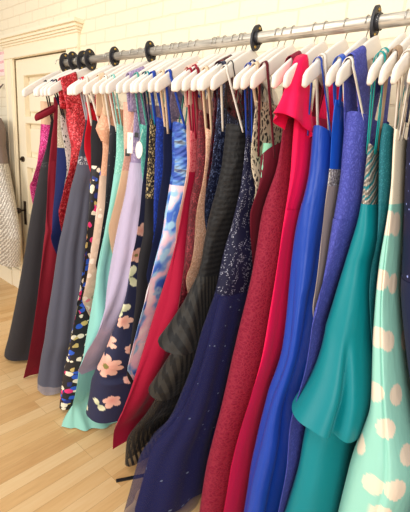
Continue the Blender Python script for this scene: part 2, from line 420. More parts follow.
def loop_point(k, th, z, s, spec):
    yf = yfront(k, z)+spec.get('yoff', 0); a = at(A[k], z)*spec.get('ascale', 1); b = YR-yf
    xc = at(XC[k], z)+spec.get('xoff', 0)
    x = a*sbox(k, th); y = -b*math.cos(th)
    n = Vector((math.sin(th)/max(a, .01), -math.cos(th)/b)); n.normalize()
    d = max(0, spec['ztop']-z); amp = min(spec['amp']*min(1, d/.5)+spec.get('amp0', 0), a*.75)
    ph = spec['ph']
    fold = 0
    if amp > 0:
        g = (.5+.5*math.cos(2*PI*spec['nf']*s+ph+.5*math.sin(3*z+ph)))**1.6
        g2 = .5+.5*math.cos(2*PI*(spec['nf']//2+1)*s+ph*2.3+.8*z)
        fold = -amp*(.65*g+.35*g2)
    fl = spec.get('flare')
    if fl: fold += fl(th, z)
    return Vector((xc+x+n.x*fold, YR+y+n.y*fold, z))
# arc-length parameter of a flat oval, used to space the folds evenly
ARC = [0.0]
for q in range(720):
    t0, t1 = 2*PI*q/720, 2*PI*(q+1)/720
    ARC.append(ARC[-1]+math.hypot(.06*(math.sin(t1)-math.sin(t0)), .22*(math.cos(t1)-math.cos(t0))))
def arc(th):
    f = (th % (2*PI))/(2*PI)*720; i = min(719, int(f)); return (ARC[i]+(ARC[i+1]-ARC[i])*(f-i))/ARC[-1]
def shell(name, key, mat, root, z1, z0, nf=9, amp=.008, nu=96, dz=.02, topf=None, hemf=None, ztop=None, label=None, **kw):
    """a tube of cloth of the garment from height z1 down to z0"""
    rng = random.Random(hash_(key))
    spec = dict(nf=nf, amp=amp, ph=rng.uniform(0, 6.28), ztop=ztop if ztop is not None else z1, **kw)
    nv = max(3, int((z1-z0)/dz)); vs = []; uvs = []
    ths = []
    for q in range(nu):                                   # spread evenly along the oval
        s = q/nu; lo, hi = 0.0, 2*PI
        for _ in range(24):
            mid = (lo+hi)/2
            if arc(mid) < s: lo = mid
            else: hi = mid
        ths.append((lo+hi)/2)
    off = root.location
    per = .75
    for j in range(nv+1):
        for q, th in enumerate(ths):
            t = z1+(topf(th) if topf else 0); h = z0+(hemf(th) if hemf else 0)
            z = t+(h-t)*j/nv
            p = loop_point(key, th, max(z, 0.004), q/nu, spec); p.z = max(z, .004)
            vs.append(p-off); uvs.append((q/nu*per, z))
    fs = []; 
    for j in range(nv):
        for q in range(nu):
            a, b = j*nu+q, j*nu+(q+1) % nu
            fs.append((a, a+nu, b+nu, b))
    me = bpy.data.meshes.new(name); me.from_pydata([tuple(v) for v in vs], [], fs)
    ul = me.uv_layers.new(name='UVMap')
    for poly in me.polygons:
        idx = list(poly.vertices); wrap = max(i % nu for i in idx)-min(i % nu for i in idx) > nu/2
        for li, vi in zip(poly.loop_indices, idx):
            u, v = uvs[vi]
            if wrap and vi % nu == 0: u += per
            ul.data[li].uv = (u, v)
    o = link(name, me, mat, root)
    if label: o['label'] = label
    return o
def hash_(s):
    h = 17
    for ch in s: h = (h*31+ord(ch)) % 99991
    return h
def arm_z(y):
    return 1.820-.122*(min(1, abs(y-YR)/.21))**1.2
def ribbon(name, key, mat, root, yh, yb, zb, w1=.008, w2=None, spread=1.0, zb2=None, th=.0016, over=.014, flare=0, nw=None, label=None, gap=.0):
    """a strap of cloth laid over the hanger's arm at yh, running down both sides to height zb at yb"""
    w2 = w1 if w2 is None else w2
    zb2 = zb if zb2 is None else zb2
    xh = HX[key]; zt = arm_z(yh)+.030
    path = []
    xb = at(XC[key], zb); ab = at(A[key], zb)*spread
    nd = 12
    for i in range(nd+1):                                 # far side up
        t = i/nd; path.append((xb-ab+(xh-over-(xb-ab))*t, t, zb2+(zt-.02-zb2)*t))
    for i in range(1, 8):
        an = PI*i/8; path.append((xh-over*math.cos(an), 1, zt-.02+.0215*math.sin(an)))
    for i in range(nd+1):
        t = 1-i/nd; path.append((xb+ab+(xh+over-(xb+ab))*t, t, zb+(zt-.02-zb)*t))
    nw = nw or (2 if w1 < .02 else 7)
    vs = []; uv = []; run = 0; pv = None
    for (x, t, z) in path:
        y = yb+(yh-yb)*t; w = w2+(w1-w2)*t
        if pv is not None: run += math.dist(pv, (x, y, z))
        pv = (x, y, z)
        for c in range(nw):
            f = c/(nw-1)-.5
            slope = 0 if w1 < .02 else -f*w*(.5 if yh < YR else -.5)*t
            fl = flare*(1-t)*math.cos(c*2.1)*1.0
            vs.append(Vector((x+fl, y+f*w, z-abs(slope)*0+ (f*w*.5*t if yh < YR else -f*w*.5*t)))-root.location); uv.append((f*w+.3, run))
    fs = [(i*nw+c, i*nw+c+1, (i+1)*nw+c+1, (i+1)*nw+c) for i in range(len(path)-1) for c in range(nw-1)]
    me = bpy.data.meshes.new(name); me.from_pydata([tuple(v) for v in vs], [], fs)
    ul = me.uv_layers.new(name='UVMap')
    for l in me.loops: ul.data[l.index].uv = uv[l.vertex_index]
    o = link(name, me, mat, root)
    md = o.modifiers.new('thickness', 'SOLIDIFY'); md.thickness = th; md.offset = 0
    if label: o['label'] = label
    return o

ROOTS = {}
def garment(key, label, group=None, cat='gown', name='gown'):
    z = .02
    root = empty(name, (at(XC[key], .3), YR, 0)); tag(root, label, cat, group); ROOTS[key] = root
    return root
def sweet(d=.012):
    return lambda th: d*math.cos(2*th)
def straps(key, mat, root, zb, yh=1.10, yb=None, w=.007, n=2, spread=.8, name='strap'):
    yb = yb if yb is not None else yfront(key, zb)+.02
    ribbon(name, key, mat, root, yh, yb, zb-.015, w, spread=spread)
    if n > 1: ribbon(name, key, mat, root, 2*YR-yh, 2*YR-yb, zb-.015, w, spread=spread)

DEF = dict(GROUP='gowns hanging on the pipe rail')
GR = 'formal gowns hanging on the pipe rail'

# 1 magenta
r = garment('magenta', 'hot magenta sequin gown with nude mesh top, leftmost gown hanging on the rail', GR)
shell('bodice', 'magenta', M['nude'], r, 1.67, 1.55, 5, .003); shell('skirt', 'magenta', M['magenta'], r, 1.55, .1, 7, .006)
# 2 charcoal
r = garment('charcoal', 'charcoal grey chiffon gown with beaded waist, wide plain skirt nearest the door', GR)
shell('bodice', 'charcoal', M['charcoal'], r, 1.555, 1.345, 8, .003, topf=sweet()); shell('waistband', 'charcoal', M['charcoal_bead'], r, 1.345, 1.315, 8, 0, amp0=-.002, label='beaded waistband')
shell('skirt', 'charcoal', M['charcoal'], r, 1.315, .03, 7, .016, nu=128); straps('charcoal', M['charcoal'], r, 1.555)
# 3 burgundy
r = garment('burgundy', 'burgundy chiffon gown with a rolled off-shoulder sleeve, between charcoal and slate grey gowns', GR)
shell('bodice', 'burgundy', M['burgundy'], r, 1.69, 1.36, 5, .006, amp0=.004); shell('skirt', 'burgundy', M['burgundy'], r, 1.36, .012, 9, .022, amp0=.004, nu=128)
c = CAM+ray(47, 112)*(1.09/ray(47, 112).y)
def band(name, root, mat, c, ax, ay, h, tilt, n=40):
    vs = []; fs = []; uv = []
    for q in range(n):
        an = 2*PI*q/n; x = c.x+ax*math.cos(an); y = c.y+ay*math.sin(an); z = c.z+tilt*math.sin(an)
        for t in range(5):
            f = t/4-.5; bul = .006*(1-4*f*f); vs.append(Vector((x+bul*math.cos(an), y+bul*math.sin(an), z+h*f))-root.location); uv.append((q/n*.25, h*f))
    for q in range(n):
        for t in range(4):
            a_, b_ = q*5+t, ((q+1) % n)*5+t; fs.append((a_, b_, b_+1, a_+1))
    me = bpy.data.meshes.new(name); me.from_pydata([tuple(v) for v in vs], [], fs); ul = me.uv_layers.new(name='UVMap')
    for l in me.loops: ul.data[l.index].uv = uv[l.vertex_index]
    o = link(name, me, mat, root); md = o.modifiers.new('thickness', 'SOLIDIFY'); md.thickness = .004; return o
band('sleeve', r, M['burgundy'], c, .022, .062, .034, .035)
# 4 navy with cream
r = garment('navycream', 'navy gown with cream illusion bodice, beside the burgundy chiffon gown', GR)
shell('bodice', 'navycream', M['cream_net'], r, 1.65, 1.435, 5, .003, label='cream net bodice'); shell('waistband', 'navycream', M['navy'], r, 1.435, 1.40, 6, 0, amp0=-.003); shell('skirt', 'navycream', M['navy'], r, 1.40, .012, 7, .01)
straps('navycream', M['navy'], r, 1.65)
r = garment('blacklace', 'black and white lace gown, sliver between cream-topped navy gown and red sequin gown', GR)
shell('bodice', 'blacklace', M['blacklace'], r, 1.60, 1.36, 5, .003); shell('skirt', 'blacklace', M['blacklace'], r, 1.36, .05, 6, .006); straps('blacklace', M['black'], r, 1.60)
# 6 red sequin
r = garment('redseq', 'bright red sequin gown with shoulder draped over its hanger', GR)
shell('bodice', 'redseq', M['redseq'], r, 1.66, 1.37, 5, .003); shell('skirt', 'redseq', M['redseq'], r, 1.37, .02, 6, .008)
ribbon('strap', 'redseq', M['redseq'], r, 1.14, 1.15, 1.63, .09, .10, spread=.6); ribbon('strap', 'redseq', M['redseq'], r, 1.36, 1.35, 1.63, .09, .10, spread=.6)
# 8 slate
r = garment('slate', 'slate grey tulle gown with jewelled waist and full skirt', GR)
shell('bodice', 'slate', M['slate_bod'], r, 1.57, 1.405, 7, .003, topf=sweet()); shell('waistband', 'slate', M['jewel'], r, 1.405, 1.365, 7, 0, amp0=-.002, label='jewelled waistband')
shell('skirt', 'slate', M['slate'], r, 1.365, .06, 15, .020, nu=160); shell('hem', 'slate', M['slate_net'], r, .06, .012, 15, .020, nu=160, ztop=1.365, label='pale translucent net hem', hemf=lambda th: .008*math.cos(9*th))
straps('slate', M['gray_ribbon'], r, 1.57, w=.011)
r = garment('redstrap', 'plain red gown with thin red straps, showing above the black floral gown', GR)
shell('bodice', 'redstrap', M['red'], r, 1.62, 1.36, 5, .003, topf=lambda th: .025*math.cos(2*th)); shell('skirt', 'redstrap', M['red'], r, 1.36, .05, 6, .006); straps('redstrap', M['red'], r, 1.61, w=.012)
# 9 black two piece floral
r = garment('blackfloral', 'black gown with multicolour floral sequins on midriff and skirt', GR)
shell('bodice', 'blackfloral', M['black'], r, 1.57, 1.37, 5, .003, topf=sweet()); shell('midriff', 'blackfloral', M['blackfloral'], r, 1.37, 1.28, 5, .003)
shell('skirt', 'blackfloral', M['blackfloral'], r, 1.28, .03, 7, .008); straps('blackfloral', M['white_ribbon'], r, 1.57, w=.012); 
# 10 blush
r = garment('blush', 'blush lace gown with one ruffled shoulder and sheer flower-embroidered skirt', GR)
shell('bodice', 'blush', M['blush'], r, 1.64, 1.33, 8, .006, amp0=.003); shell('skirt', 'blush', M['nudefloral'], r, 1.33, .03, 7, .008)
def ruf(th, z): return max(0, math.cos(th))**2*.03*max(0, 1-abs(z-1.545)/.07)
shell('ruffle', 'blush', M['blush'], r, 1.63, 1.46, 14, .006, amp0=.003, flare=ruf, hemf=lambda th: .03*math.cos(2*th)); 
ribbon('strap', 'blush', M['nude_ribbon'], r, 1.12, 1.13, 1.60, .03, .04); ribbon('strap', 'blush', M['nude_ribbon'], r, 1.38, 1.37, 1.60, .03, .04)
# 11 black sequin
r = garment('blackseq', 'black gown dotted with scattered sparkles, between blush and mint gowns', GR)
shell('bodice', 'blackseq', M['blackseq'], r, 1.55, 1.36, 5, .002, topf=sweet()); shell('skirt', 'blackseq', M['blackseq'], r, 1.36, .03, 6, .006); straps('blackseq', M['white_ribbon'], r, 1.55, w=.011)
# 12 mint
r = garment('mint', 'mint green chiffon gown with layered hem reaching the floor', GR)
shell('bodice', 'mint', M['mint_bod'], r, 1.56, 1.35, 6, .003, topf=sweet()); shell('waistband', 'mint', M['mint'], r, 1.35, 1.315, 6, 0, amp0=-.003)
shell('skirt', 'mint', M['mint'], r, 1.315, .055, 11, .020, nu=128)
def mh(th, z): return .04*max(0, 1-z/.12)+.012*math.cos(14*th)*max(0, 1-z/.12)+.16*max(0, 1-z/.11)*max(0, math.sin(th))
shell('underskirt', 'mint', M['mint_under'], r, .16, .006, 16, .022, nu=200, ztop=1.3, ascale=.9, flare=mh)
straps('mint', M['mint'], r, 1.56, w=.008)
# 13 champagne
r = garment('champ', 'champagne peach gown with lace top, thin sliver between mint and lavender gowns', GR)
shell('bodice', 'champ', M['champ_lace'], r, 1.66, 1.37, 5, .003); shell('skirt', 'champ', M['champagne'], r, 1.37, .05, 7, .008)
# 14 lavender
r = garment('lavender', 'pale lavender chiffon gown with lace shoulder draped over hanger and price tags', GR)
shell('bodice', 'lavender', M['lavender_lace'], r, 1.66, 1.41, 6, .004, amp0=.002); shell('waistband', 'lavender', M['lavender'], r, 1.41, 1.345, 6, 0, amp0=-.003); shell('skirt', 'lavender', M['lavender'], r, 1.345, .31, 13, .019, nu=144)
ribbon('strap', 'lavender', M['lavender_lace'], r, 1.13, 1.14, 1.62, .08, .09, spread=.6); ribbon('strap', 'lavender', M['lavender_lace'], r, 1.37, 1.36, 1.62, .08, .09, spread=.6)
mtagw = plain('tag_white', (245, 238, 225), .6); mtagk = plain('tag_black', (25, 24, 28), .5)
def price_tag(px, py, Y, w, h, mat, lab, round_=False):
    q = ray(px, py); p = CAM+q*(Y/q.y); bm = bmesh.new()
    if round_:
        rr = bmesh.ops.create_cone(bm, cap_ends=True, segments=24, radius1=1, radius2=1, depth=1)
        for v in bm.verts: v.co = Vector((v.co.x*w/2, v.co.z*.0015, v.co.y*h/2))
    else: add_box(bm, -w/2, w/2, -.0008, .0008, -h/2, h/2, .0005)
    bmesh.ops.rotate(bm, verts=bm.verts, matrix=Matrix.Rotation(math.radians(38), 3, 'Z')); bmesh.ops.translate(bm, verts=bm.verts, vec=p)
    add_tube(bm, [p+Vector((0, 0, h/2-.004)), p+Vector((.012, .006, h/2+.05))], .0008, 5)
    o = from_bm('price_tag', bm, mat, r, r.location); o['label'] = lab
price_tag(130, 143, 1.085, .024, .085, mtagw, 'white price tag'); price_tag(127.5, 152.5, 1.08, .02, .03, mtagk, 'black tag'); price_tag(139, 150, 1.10, .03, .07, mtagw, 'white oval tag', True); price_tag(136.5, 135, 1.095, .018, .02, mtagk, 'black tag')
# 15 teal lace
r = garment('teallace', 'pale teal lace gown with thin straps, mostly hidden behind lavender gown', GR)
shell('bodice', 'teallace', M['teal_mint'], r, 1.56, 1.36, 5, .002, topf=sweet()); shell('skirt', 'teallace', M['teal_mint'], r, 1.36, .05, 6, .006); straps('teallace', M['teal_mint'], r, 1.56, w=.009)
# 16 navy floral
r = garment('navyfloral', 'navy gown printed with large peach flowers and pale leaves', GR)
shell('bodice', 'navyfloral', M['midnight'], r, 1.56, 1.33, 6, .003, topf=sweet()); NF = shell('skirt', 'navyfloral', M['floralpaint'], r, 1.33, .125, 4, .008, nu=420, dz=.0045)
straps('navyfloral', M['midnight'], r, 1.56)
# 17 gold lace black
r = garment('goldblack', 'gold and black lace gown with plain black skirt', GR)
shell('bodice', 'goldblack', M['goldlace'], r, 1.585, 1.27, 5, .002, topf=sweet(), label='gold lace bodice'); shell('skirt', 'goldblack', M['black'], r, 1.27, .04, 7, .008); straps('goldblack', M['teal_ribbon'], r, 1.585, w=.006)
# 18 royal lace
r = garment('royallace', 'royal blue lace gown with one blue strap', GR)
shell('bodice', 'royallace', M['royal_lace'], r, 1.59, 1.33, 5, .003, topf=sweet()); shell('skirt', 'royallace', M['royal_lace'], r, 1.33, .05, 7, .007); straps('royallace', M['royal'], r, 1.59, w=.016)
# 19 navy plain
r = garment('navyplain', 'plain midnight navy gown beside the royal blue lace gown', GR)
shell('bodice', 'navyplain', M['midnight'], r, 1.555, 1.36, 5, .002, topf=sweet()); shell('skirt', 'navyplain', M['midnight'], r, 1.36, .05, 6, .007); straps('navyplain', M['nude_ribbon'], r, 1.555, w=.012)
# 20 watercolour
r = garment('watercolor', 'watercolour print gown in blue, white and pink with pleated bodice', GR)
shell('bodice', 'watercolor', M['watertop'], r, 1.575, 1.375, 7, .004, amp0=.002, topf=sweet()); shell('waistband', 'watercolor', M['watertop'], r, 1.375, 1.345, 6, 0, amp0=-.002); shell('skirt', 'watercolor', M['watercolor'], r, 1.345, .05, 7, .008, nu=128)
straps('watercolor', M['royal'], r, 1.575, w=.013)
# 21 blush satin
r = garment('blushsatin', 'blush pink satin gown, narrow sliver beside watercolour print gown', GR)
shell('bodice', 'blushsatin', M['blushsatin'], r, 1.68, 1.36, 5, .004, amp0=.003); shell('skirt', 'blushsatin', M['blushsatin'], r, 1.36, .05, 6, .006)
ribbon('strap', 'blushsatin', M['blushsatin'], r, 1.13, 1.14, 1.64, .05, .05); ribbon('strap', 'blushsatin', M['blushsatin'], r, 1.37, 1.36, 1.64, .05, .05)
# 22 crimson
r = garment('crimson', 'crimson chiffon gown with red lace bodice and double thin straps', GR)
shell('bodice', 'crimson', M['crimson_lace'], r, 1.545, 1.405, 5, .002, topf=sweet()); shell('skirt', 'crimson', M['crimson'], r, 1.405, .07, 9, .024, nu=140)
straps('crimson', M['crimson'], r, 1.545, w=.009); straps('crimson', M['crimson'], r, 1.545, yh=1.125, yb=1.15, w=.009)
# 23 burgundy sequin
r = garment('burgseq', 'glittering burgundy sequin gown between crimson and peach gowns', GR)
shell('bodice', 'burgseq', M['burgseq'], r, 1.62, 1.36, 5, .002, topf=sweet()); shell('skirt', 'burgseq', M['burgseq'], r, 1.36, .05, 6, .006); straps('burgseq', M['burgundy'], r, 1.62, w=.012)
# 24 peach
r = garment('peach', 'strapless peach sequin gown beside the black striped gown', GR)
shell('bodice', 'peach', M['peachseq'], r, 1.555, 1.33, 5, .002, topf=sweet()); shell('skirt', 'peach', M['peachseq'], r, 1.33, .05, 6, .006); straps('peach', M['nude_ribbon'], r, 1.555, w=.014, name='hanger_loop')
# wine sequin, navy sequin
r = garment('wineseq', 'dark wine sequin gown showing above the black striped gown', GR)
shell('bodice', 'wineseq', M['wineseq'], r, 1.67, 1.36, 5, .003); shell('skirt', 'wineseq', M['wineseq'], r, 1.36, .05, 6, .006)
ribbon('strap', 'wineseq', M['wineseq'], r, 1.16, 1.17, 1.64, .07, .09); ribbon('strap', 'wineseq', M['wineseq'], r, 1.34, 1.33, 1.64, .07, .09)
r = garment('navyseq', 'navy sequin gown behind the black striped gown', GR)
shell('bodice', 'navyseq', M['navyseq'], r, 1.64, 1.36, 5, .003, topf=lambda th: .03*math.cos(2*th)); shell('skirt', 'navyseq', M['navyseq'], r, 1.36, .05, 6, .006); straps('navyseq', M['navyseq'], r, 1.63, yh=1.13, w=.02)
# black striped
r = garment('blackstripe', 'black striped organza gown with tiered peplum and sheer hem', GR)
shell('bodice', 'blackstripe', M['stripe_bod'], r, 1.575, 1.0, 5, .004, nu=128, topf=sweet())
def pep1(th, z): return .10*max(0, math.cos(th+.2))**4*max(0, min(1, (1.04-z)/.3))**1.3
def pep2(th, z): return .05*max(0, math.cos(th+.2))**4*max(0, min(1, (.82-z)/.3))
shell('peplum', 'blackstripe', M['stripe'], r, 1.03, .74, 7, .014, nu=160, flare=pep1, hemf=lambda th: .10*(1-max(0, math.cos(th-.4))), label='upper striped peplum')
shell('peplum', 'blackstripe', M['stripe'], r, .84, .50, 8, .014, nu=160, flare=pep2, hemf=lambda th: .10*(1-max(0, math.cos(th-.4))), label='lower striped peplum')
shell('skirt', 'blackstripe', M['stripe_sheer'], r, 1.0, .05, 6, .014, nu=140, ascale=.9, hemf=lambda th: .03*math.sin(th)); shell('lining', 'blackstripe', M['black'], r, .99, .26, 6, .01, ascale=.8, yoff=.04)
straps('blackstripe', M['white_ribbon'], r, 1.575, w=.010); straps('blackstripe', M['black'], r, 1.575, yh=1.13, yb=1.16, w=.004)
# navy beaded
r = garment('navybead', 'navy mermaid gown with silver beaded bodice and full tulle skirt', GR)
shell('bodice', 'navybead', M['navybead'], r, 1.545, .985, 5, .002, nu=128, topf=sweet(.01), label='silver beaded bodice')
shell('trim', 'navybead', M['navy'], r, 1.556, 1.538, 5, 0, amp0=-.004, topf=sweet(.01), hemf=sweet(.01))
shell('lining', 'navybead', M['navylining'], r, .99, .015, 9, .022, nu=140, ascale=.85, yoff=.035)
def tul(th, z): return .015*max(0, min(1, (.97-z)/.15))
shell('tulle_skirt', 'navybead', M['navytulle'], r, .99, .012, 13, .03, nu=180, flare=tul, label='sheer tulle skirt')
straps('navybead', M['royal'], r, 1.545, w=.009); straps('navybead', M['navy'], r, 1.545, yh=1.12, yb=1.16, w=.008)
r = garment('creamblack', 'cream and black lace gown behind the plain wine gown', GR)
shell('bodice', 'creamblack', M['creamlace'], r, 1.66, 1.36, 5, .003); shell('skirt', 'creamblack', M['creamlace'], r, 1.36, .05, 6, .006); straps('creamblack', M['nude_ribbon'], r, 1.65, w=.016)
# wine
r = garment('wine', 'plain wine gown with pale green lining showing at its neckline', GR)
shell('bodice', 'wine', M['wine'], r, 1.50, 1.36, 5, .002, topf=lambda th: .05*math.sin(th)); shell('lining', 'wine', M['greenlining'], r, 1.53, 1.42, 5, 0, ascale=.7, label='pale green lining'); shell('skirt', 'wine', M['wine'], r, 1.36, .05, 6, .006); straps('wine', M['wine'], r, 1.50, w=.012)
# burgundy lace
r = garment('burglace', 'burgundy lace gown over nude lining, left of hot pink-red gown', GR)
shell('bodice', 'burglace', M['burglace'], r, 1.64, 1.33, 5, .002, nu=128); shell('skirt', 'burglace', M['burglace'], r, 1.33, .04, 4, .012, nu=150)
ribbon('strap', 'burglace', M['burglace'], r, 1.14, 1.15, 1.61, .05, .06); ribbon('strap', 'burglace', M['burglace'], r, 1.36, 1.35, 1.61, .05, .06)
# hot pink
r = garment('hotpink', 'hot pink-red gown with fluttering cape sleeve over its hanger', GR)
shell('bodice', 'hotpink', M['hotpink'], r, 1.62, 1.33, 9, .005, amp0=.003, nu=128); shell('skirt', 'hotpink', M['hotpink'], r, 1.33, .04, 4, .012, nu=140)
# flutter sleeves: a bell of cloth falling from the hanger's arm
def bell(ysgn, lab=None):
    # cone of cloth around the hanger end, open at the bottom
    k = 'hotpink'; vs = []; nu, nv = 48, 14; uvs = []
    y0 = YR-ysgn*.125; x0 = HX[k]
    for j in range(nv+1):
        t = j/nv; z = arm_z(y0)+.03-t*.195
        for q in range(nu):
            an = 2*PI*q/nu
            fy = .035+.058*t**.8; fx = .016+.030*t
            ripple = 1+.16*t*math.cos(6*an+1)
            cy = y0-ysgn*(.015*t)
            zz = z-.5*math.cos(an)*-ysgn*0
            y = cy-ysgn*fy*math.cos(an)*ripple; x = x0+.012*t+fx*math.sin(an)*ripple
            zz = z+.04*(1-t)*(-(abs(y-y0)/.05)**1.2)+(.055*t*(math.cos(an)*.6-.2))
            vs.append(Vector((x, y, zz))-r.location); uvs.append((q/nu*.3, z))
    top = len(vs); vs.append(Vector((x0, y0, arm_z(y0)+.034))-r.location); uvs.append((.15, 1.7))
    fs = [(j*nu+q, (j+1)*nu+q, (j+1)*nu+(q+1) % nu, j*nu+(q+1) % nu) for j in range(nv) for q in range(nu)]+[(top, q, (q+1) % nu) for q in range(nu)]
    me = bpy.data.meshes.new('sleeve'); me.from_pydata([tuple(v) for v in vs], [], fs)
    ul = me.uv_layers.new(name='UVMap')
    for l in me.loops: ul.data[l.index].uv = uvs[l.vertex_index]
    o = link('sleeve', me, M['hotpink'], r); md = o.modifiers.new('thickness', 'SOLIDIFY'); md.thickness = .0016
bell(1); bell(-1)
# royal satin
r = garment('royalsatin', 'royal blue satin gown with smooth full skirt and thin blue strap', GR)
shell('bodice', 'royalsatin', M['royal_satin'], r, 1.575, 1.36, 4, .004, nu=128, topf=sweet(.015)); shell('skirt', 'royalsatin', M['royal_satin'], r, 1.36, .03, 9, .045, nu=260)
straps('royalsatin', M['royal_satin'], r, 1.575, w=.008, spread=1.0); straps('royalsatin', M['white_ribbon'], r, 1.575, yh=1.12, yb=1.17, w=.014, spread=.5, name='hanger_loop')
# taupe
r = garment('taupe', 'taupe gown with silver beaded waist and bright blue satin top', GR)
shell('bodice', 'taupe', M['brightblue'], r, 1.66, 1.47, 5, .004, label='bright blue satin top'); shell('waistband', 'taupe', M['silverbead'], r, 1.47, 1.42, 5, 0, amp0=-.002, label='silver beaded waistband'); shell('skirt', 'taupe', M['taupe'], r, 1.42, .05, 5, .008)
straps('taupe', M['brightblue'], r, 1.66, w=.02)
# periwinkle
r = garment('peri', 'periwinkle blue lace gown with wide shoulder draped over its hanger', GR)
shell('bodice', 'peri', M['peri'], r, 1.63, 1.33, 5, .004, nu=128, amp0=.002, topf=lambda th: -.02*math.sin(th)**2); shell('skirt', 'peri', M['peri'], r, 1.33, .05, 5, .012, nu=150)
ribbon('strap', 'peri', M['peri'], r, 1.125, 1.195, 1.56, .07, .10, spread=.55, nw=9); ribbon('strap', 'peri', M['peri'], r, 1.375, 1.305, 1.56, .07, .10, spread=.55, nw=9)
ribbon('hanger_loop', 'peri', M['white_ribbon'], r, 1.085, 1.15, 1.60, .011, spread=.6, label='white hanger loop')
# teal
r = garment('teal', 'teal satin gown with silver swirled bodice and flounced mermaid skirt', GR)
shell('bodice', 'teal', M['silverswirl'], r, 1.535, 1.385, 5, .004, amp0=.002, topf=sweet(), label='silver swirled bodice')
def fl1(th, z): return .06*max(0, min(1, (1.0-z)/.28))**1.5*(.5+.5*math.cos(th+.3))-.05*math.exp(-((th-.36)/.12)**2)*max(0, min(1, (1.0-z)/.25))
def fl2(th, z): return .05*max(0, min(1, (.7-z)/.5))
shell('flounce', 'teal', M['teal'], r, 1.385, .70, 2, .006, nu=220, flare=fl1, hemf=lambda th: .03-.05*math.sin(min(th, PI)) if th < PI else .03, label='upper skirt ending in a flounce')
shell('skirt', 'teal', M['teal'], r, .90, .03, 3, .014, nu=160, ztop=.9, ascale=.95, yoff=.012, flare=fl2, label='lower flounced skirt')
straps('teal', M['teal_ribbon'], r, 1.535, w=.008); straps('teal', M['teal_ribbon'], r, 1.535, yh=1.12, yb=1.15, w=.008)
# deep teal
r = garment('deepteal', 'deep teal beaded gown with taupe strap, between teal and polka dot gowns', GR)
shell('bodice', 'deepteal', M['deepteal'], r, 1.56, 1.36, 5, .002, topf=lambda th: .04*math.cos(th)); shell('skirt', 'deepteal', M['deepteal'], r, 1.36, .05, 6, .008)
ribbon('strap', 'deepteal', M['taupe_strap'], r, 1.12, 1.16, 1.53, .028, .01, label='taupe strap'); ribbon('strap', 'deepteal', M['taupe_strap'], r, 1.38, 1.34, 1.53, .028, .01, label='taupe strap')
# polka
r = garment('polka', 'mint satin gown with large cream polka dots and cream beaded bodice', GR)
shell('bodice', 'polka', M['creambead'], r, 1.575, 1.435, 4, .002, topf=sweet(), label='cream beaded bodice'); shell('waistband', 'polka', M['creambead'], r, 1.435, 1.395, 5, 0, amp0=-.003)
PD = shell('skirt', 'polka', M['dotpaint'], r, 1.395, .03, 5, .007, nu=360, dz=.005, flare=lambda th, z: -.010*math.exp(-((math.remainder(th-.12, 2*PI))/.05)**2)*max(0, min(1, (1.395-z)/.2)))
straps('polka', M['white_ribbon'], r, 1.575, w=.012, name='hanger_loop'); straps('polka', M['white_ribbon'], r, 1.575, yh=1.13, yb=1.17, w=.010, name='hanger_loop')
# navy right
r = garment('navyright', 'dark navy gown with beaded top at the right end, beside polka dot gown', GR)
shell('bodice', 'navyright', M['midseq'], r, 1.62, 1.20, 4, .004, nu=128); shell('skirt', 'navyright', M['midnight'], r, 1.20, .03, 5, .012, nu=140); straps('navyright', M['midnight'], r, 1.62, w=.02)

# ---- prints on the two patterned skirts, laid out on the cloth
def paint_mesh(o, base, painter):
    me = o.data; ca = me.color_attributes.new('print', 'FLOAT_COLOR', 'POINT')
    off = o.parent.location
    for v in me.vertices:
        ca.data[v.index].color = painter(v.co+off, v.normal, base)
def surf(o, px, py):
    """the point of the cloth seen at a pixel of the photo"""
    off = o.parent.location; best = None
    for v in o.data.vertices:
        P = v.co+off; a, b, d = proj(P)
        if (a-px)**2+(b-py)**2 < 12:
            sc = ((a-px)**2+(b-py)**2)*.004+d
            if best is None or sc < best[0]: best = (sc, P.copy(), v.normal.copy())
    if best is None:
        for v in o.data.vertices:
            P = v.co+off; a, b, d = proj(P); sc = (a-px)**2+(b-py)**2+d
            if best is None or sc < best[0]: best = (sc, P.copy(), v.normal.copy())
    return best[1], best[2]
def frame(P, n):
    n = Vector((n.x, n.y, 0)); n.normalize(); e1 = Vector((0, 0, 1)).cross(n); 
    if e1.dot(Vector((AX[0], AY[0], UP[0]))) < 0: e1 = -e1
    view = (P-CAM).normalized(); cosv = max(.3, abs(view.dot(n)))
    return e1, 1/cosv
fl = []
for px, py, rad, petals, rot, kind in [(104.5, 366.5, .066, 8, .2, 'daisy'), (124.5, 322, .046, 5, 1.2, 'bell'), (106, 338, .05, 6, .5, 'bell'), (112, 401, .05, 5, 2.0, 'bell'),
                                       (98, 405, .035, 2, .9, 'leaf'), (82, 405, .03, 2, 2.6, 'leaf'), (121, 311, .04, 2, 2.2, 'leaf'), (130, 277, .055, 3, 1.0, 'leaf'), (142, 231, .04, 5, 0, 'bell'),
                                       (131, 350, .04, 5, 0, 'bell'), (128, 380, .03, 5, 0, 'bell'), (137, 256, .035, 5, 0, 'daisy')]:
    P, n = surf(NF, px, py); e1, st = frame(P, n); fl.append((P, e1, st, rad, petals, rot, kind))
PEACH, PE2, OL, LEAF, LE2 = lin((240, 190, 172)), lin((222, 140, 128)), lin((128, 120, 62)), lin((226, 224, 190)), lin((150, 160, 110))
def mixc(a, b, t): return tuple(x+(y-x)*t for x, y in zip(a, b))
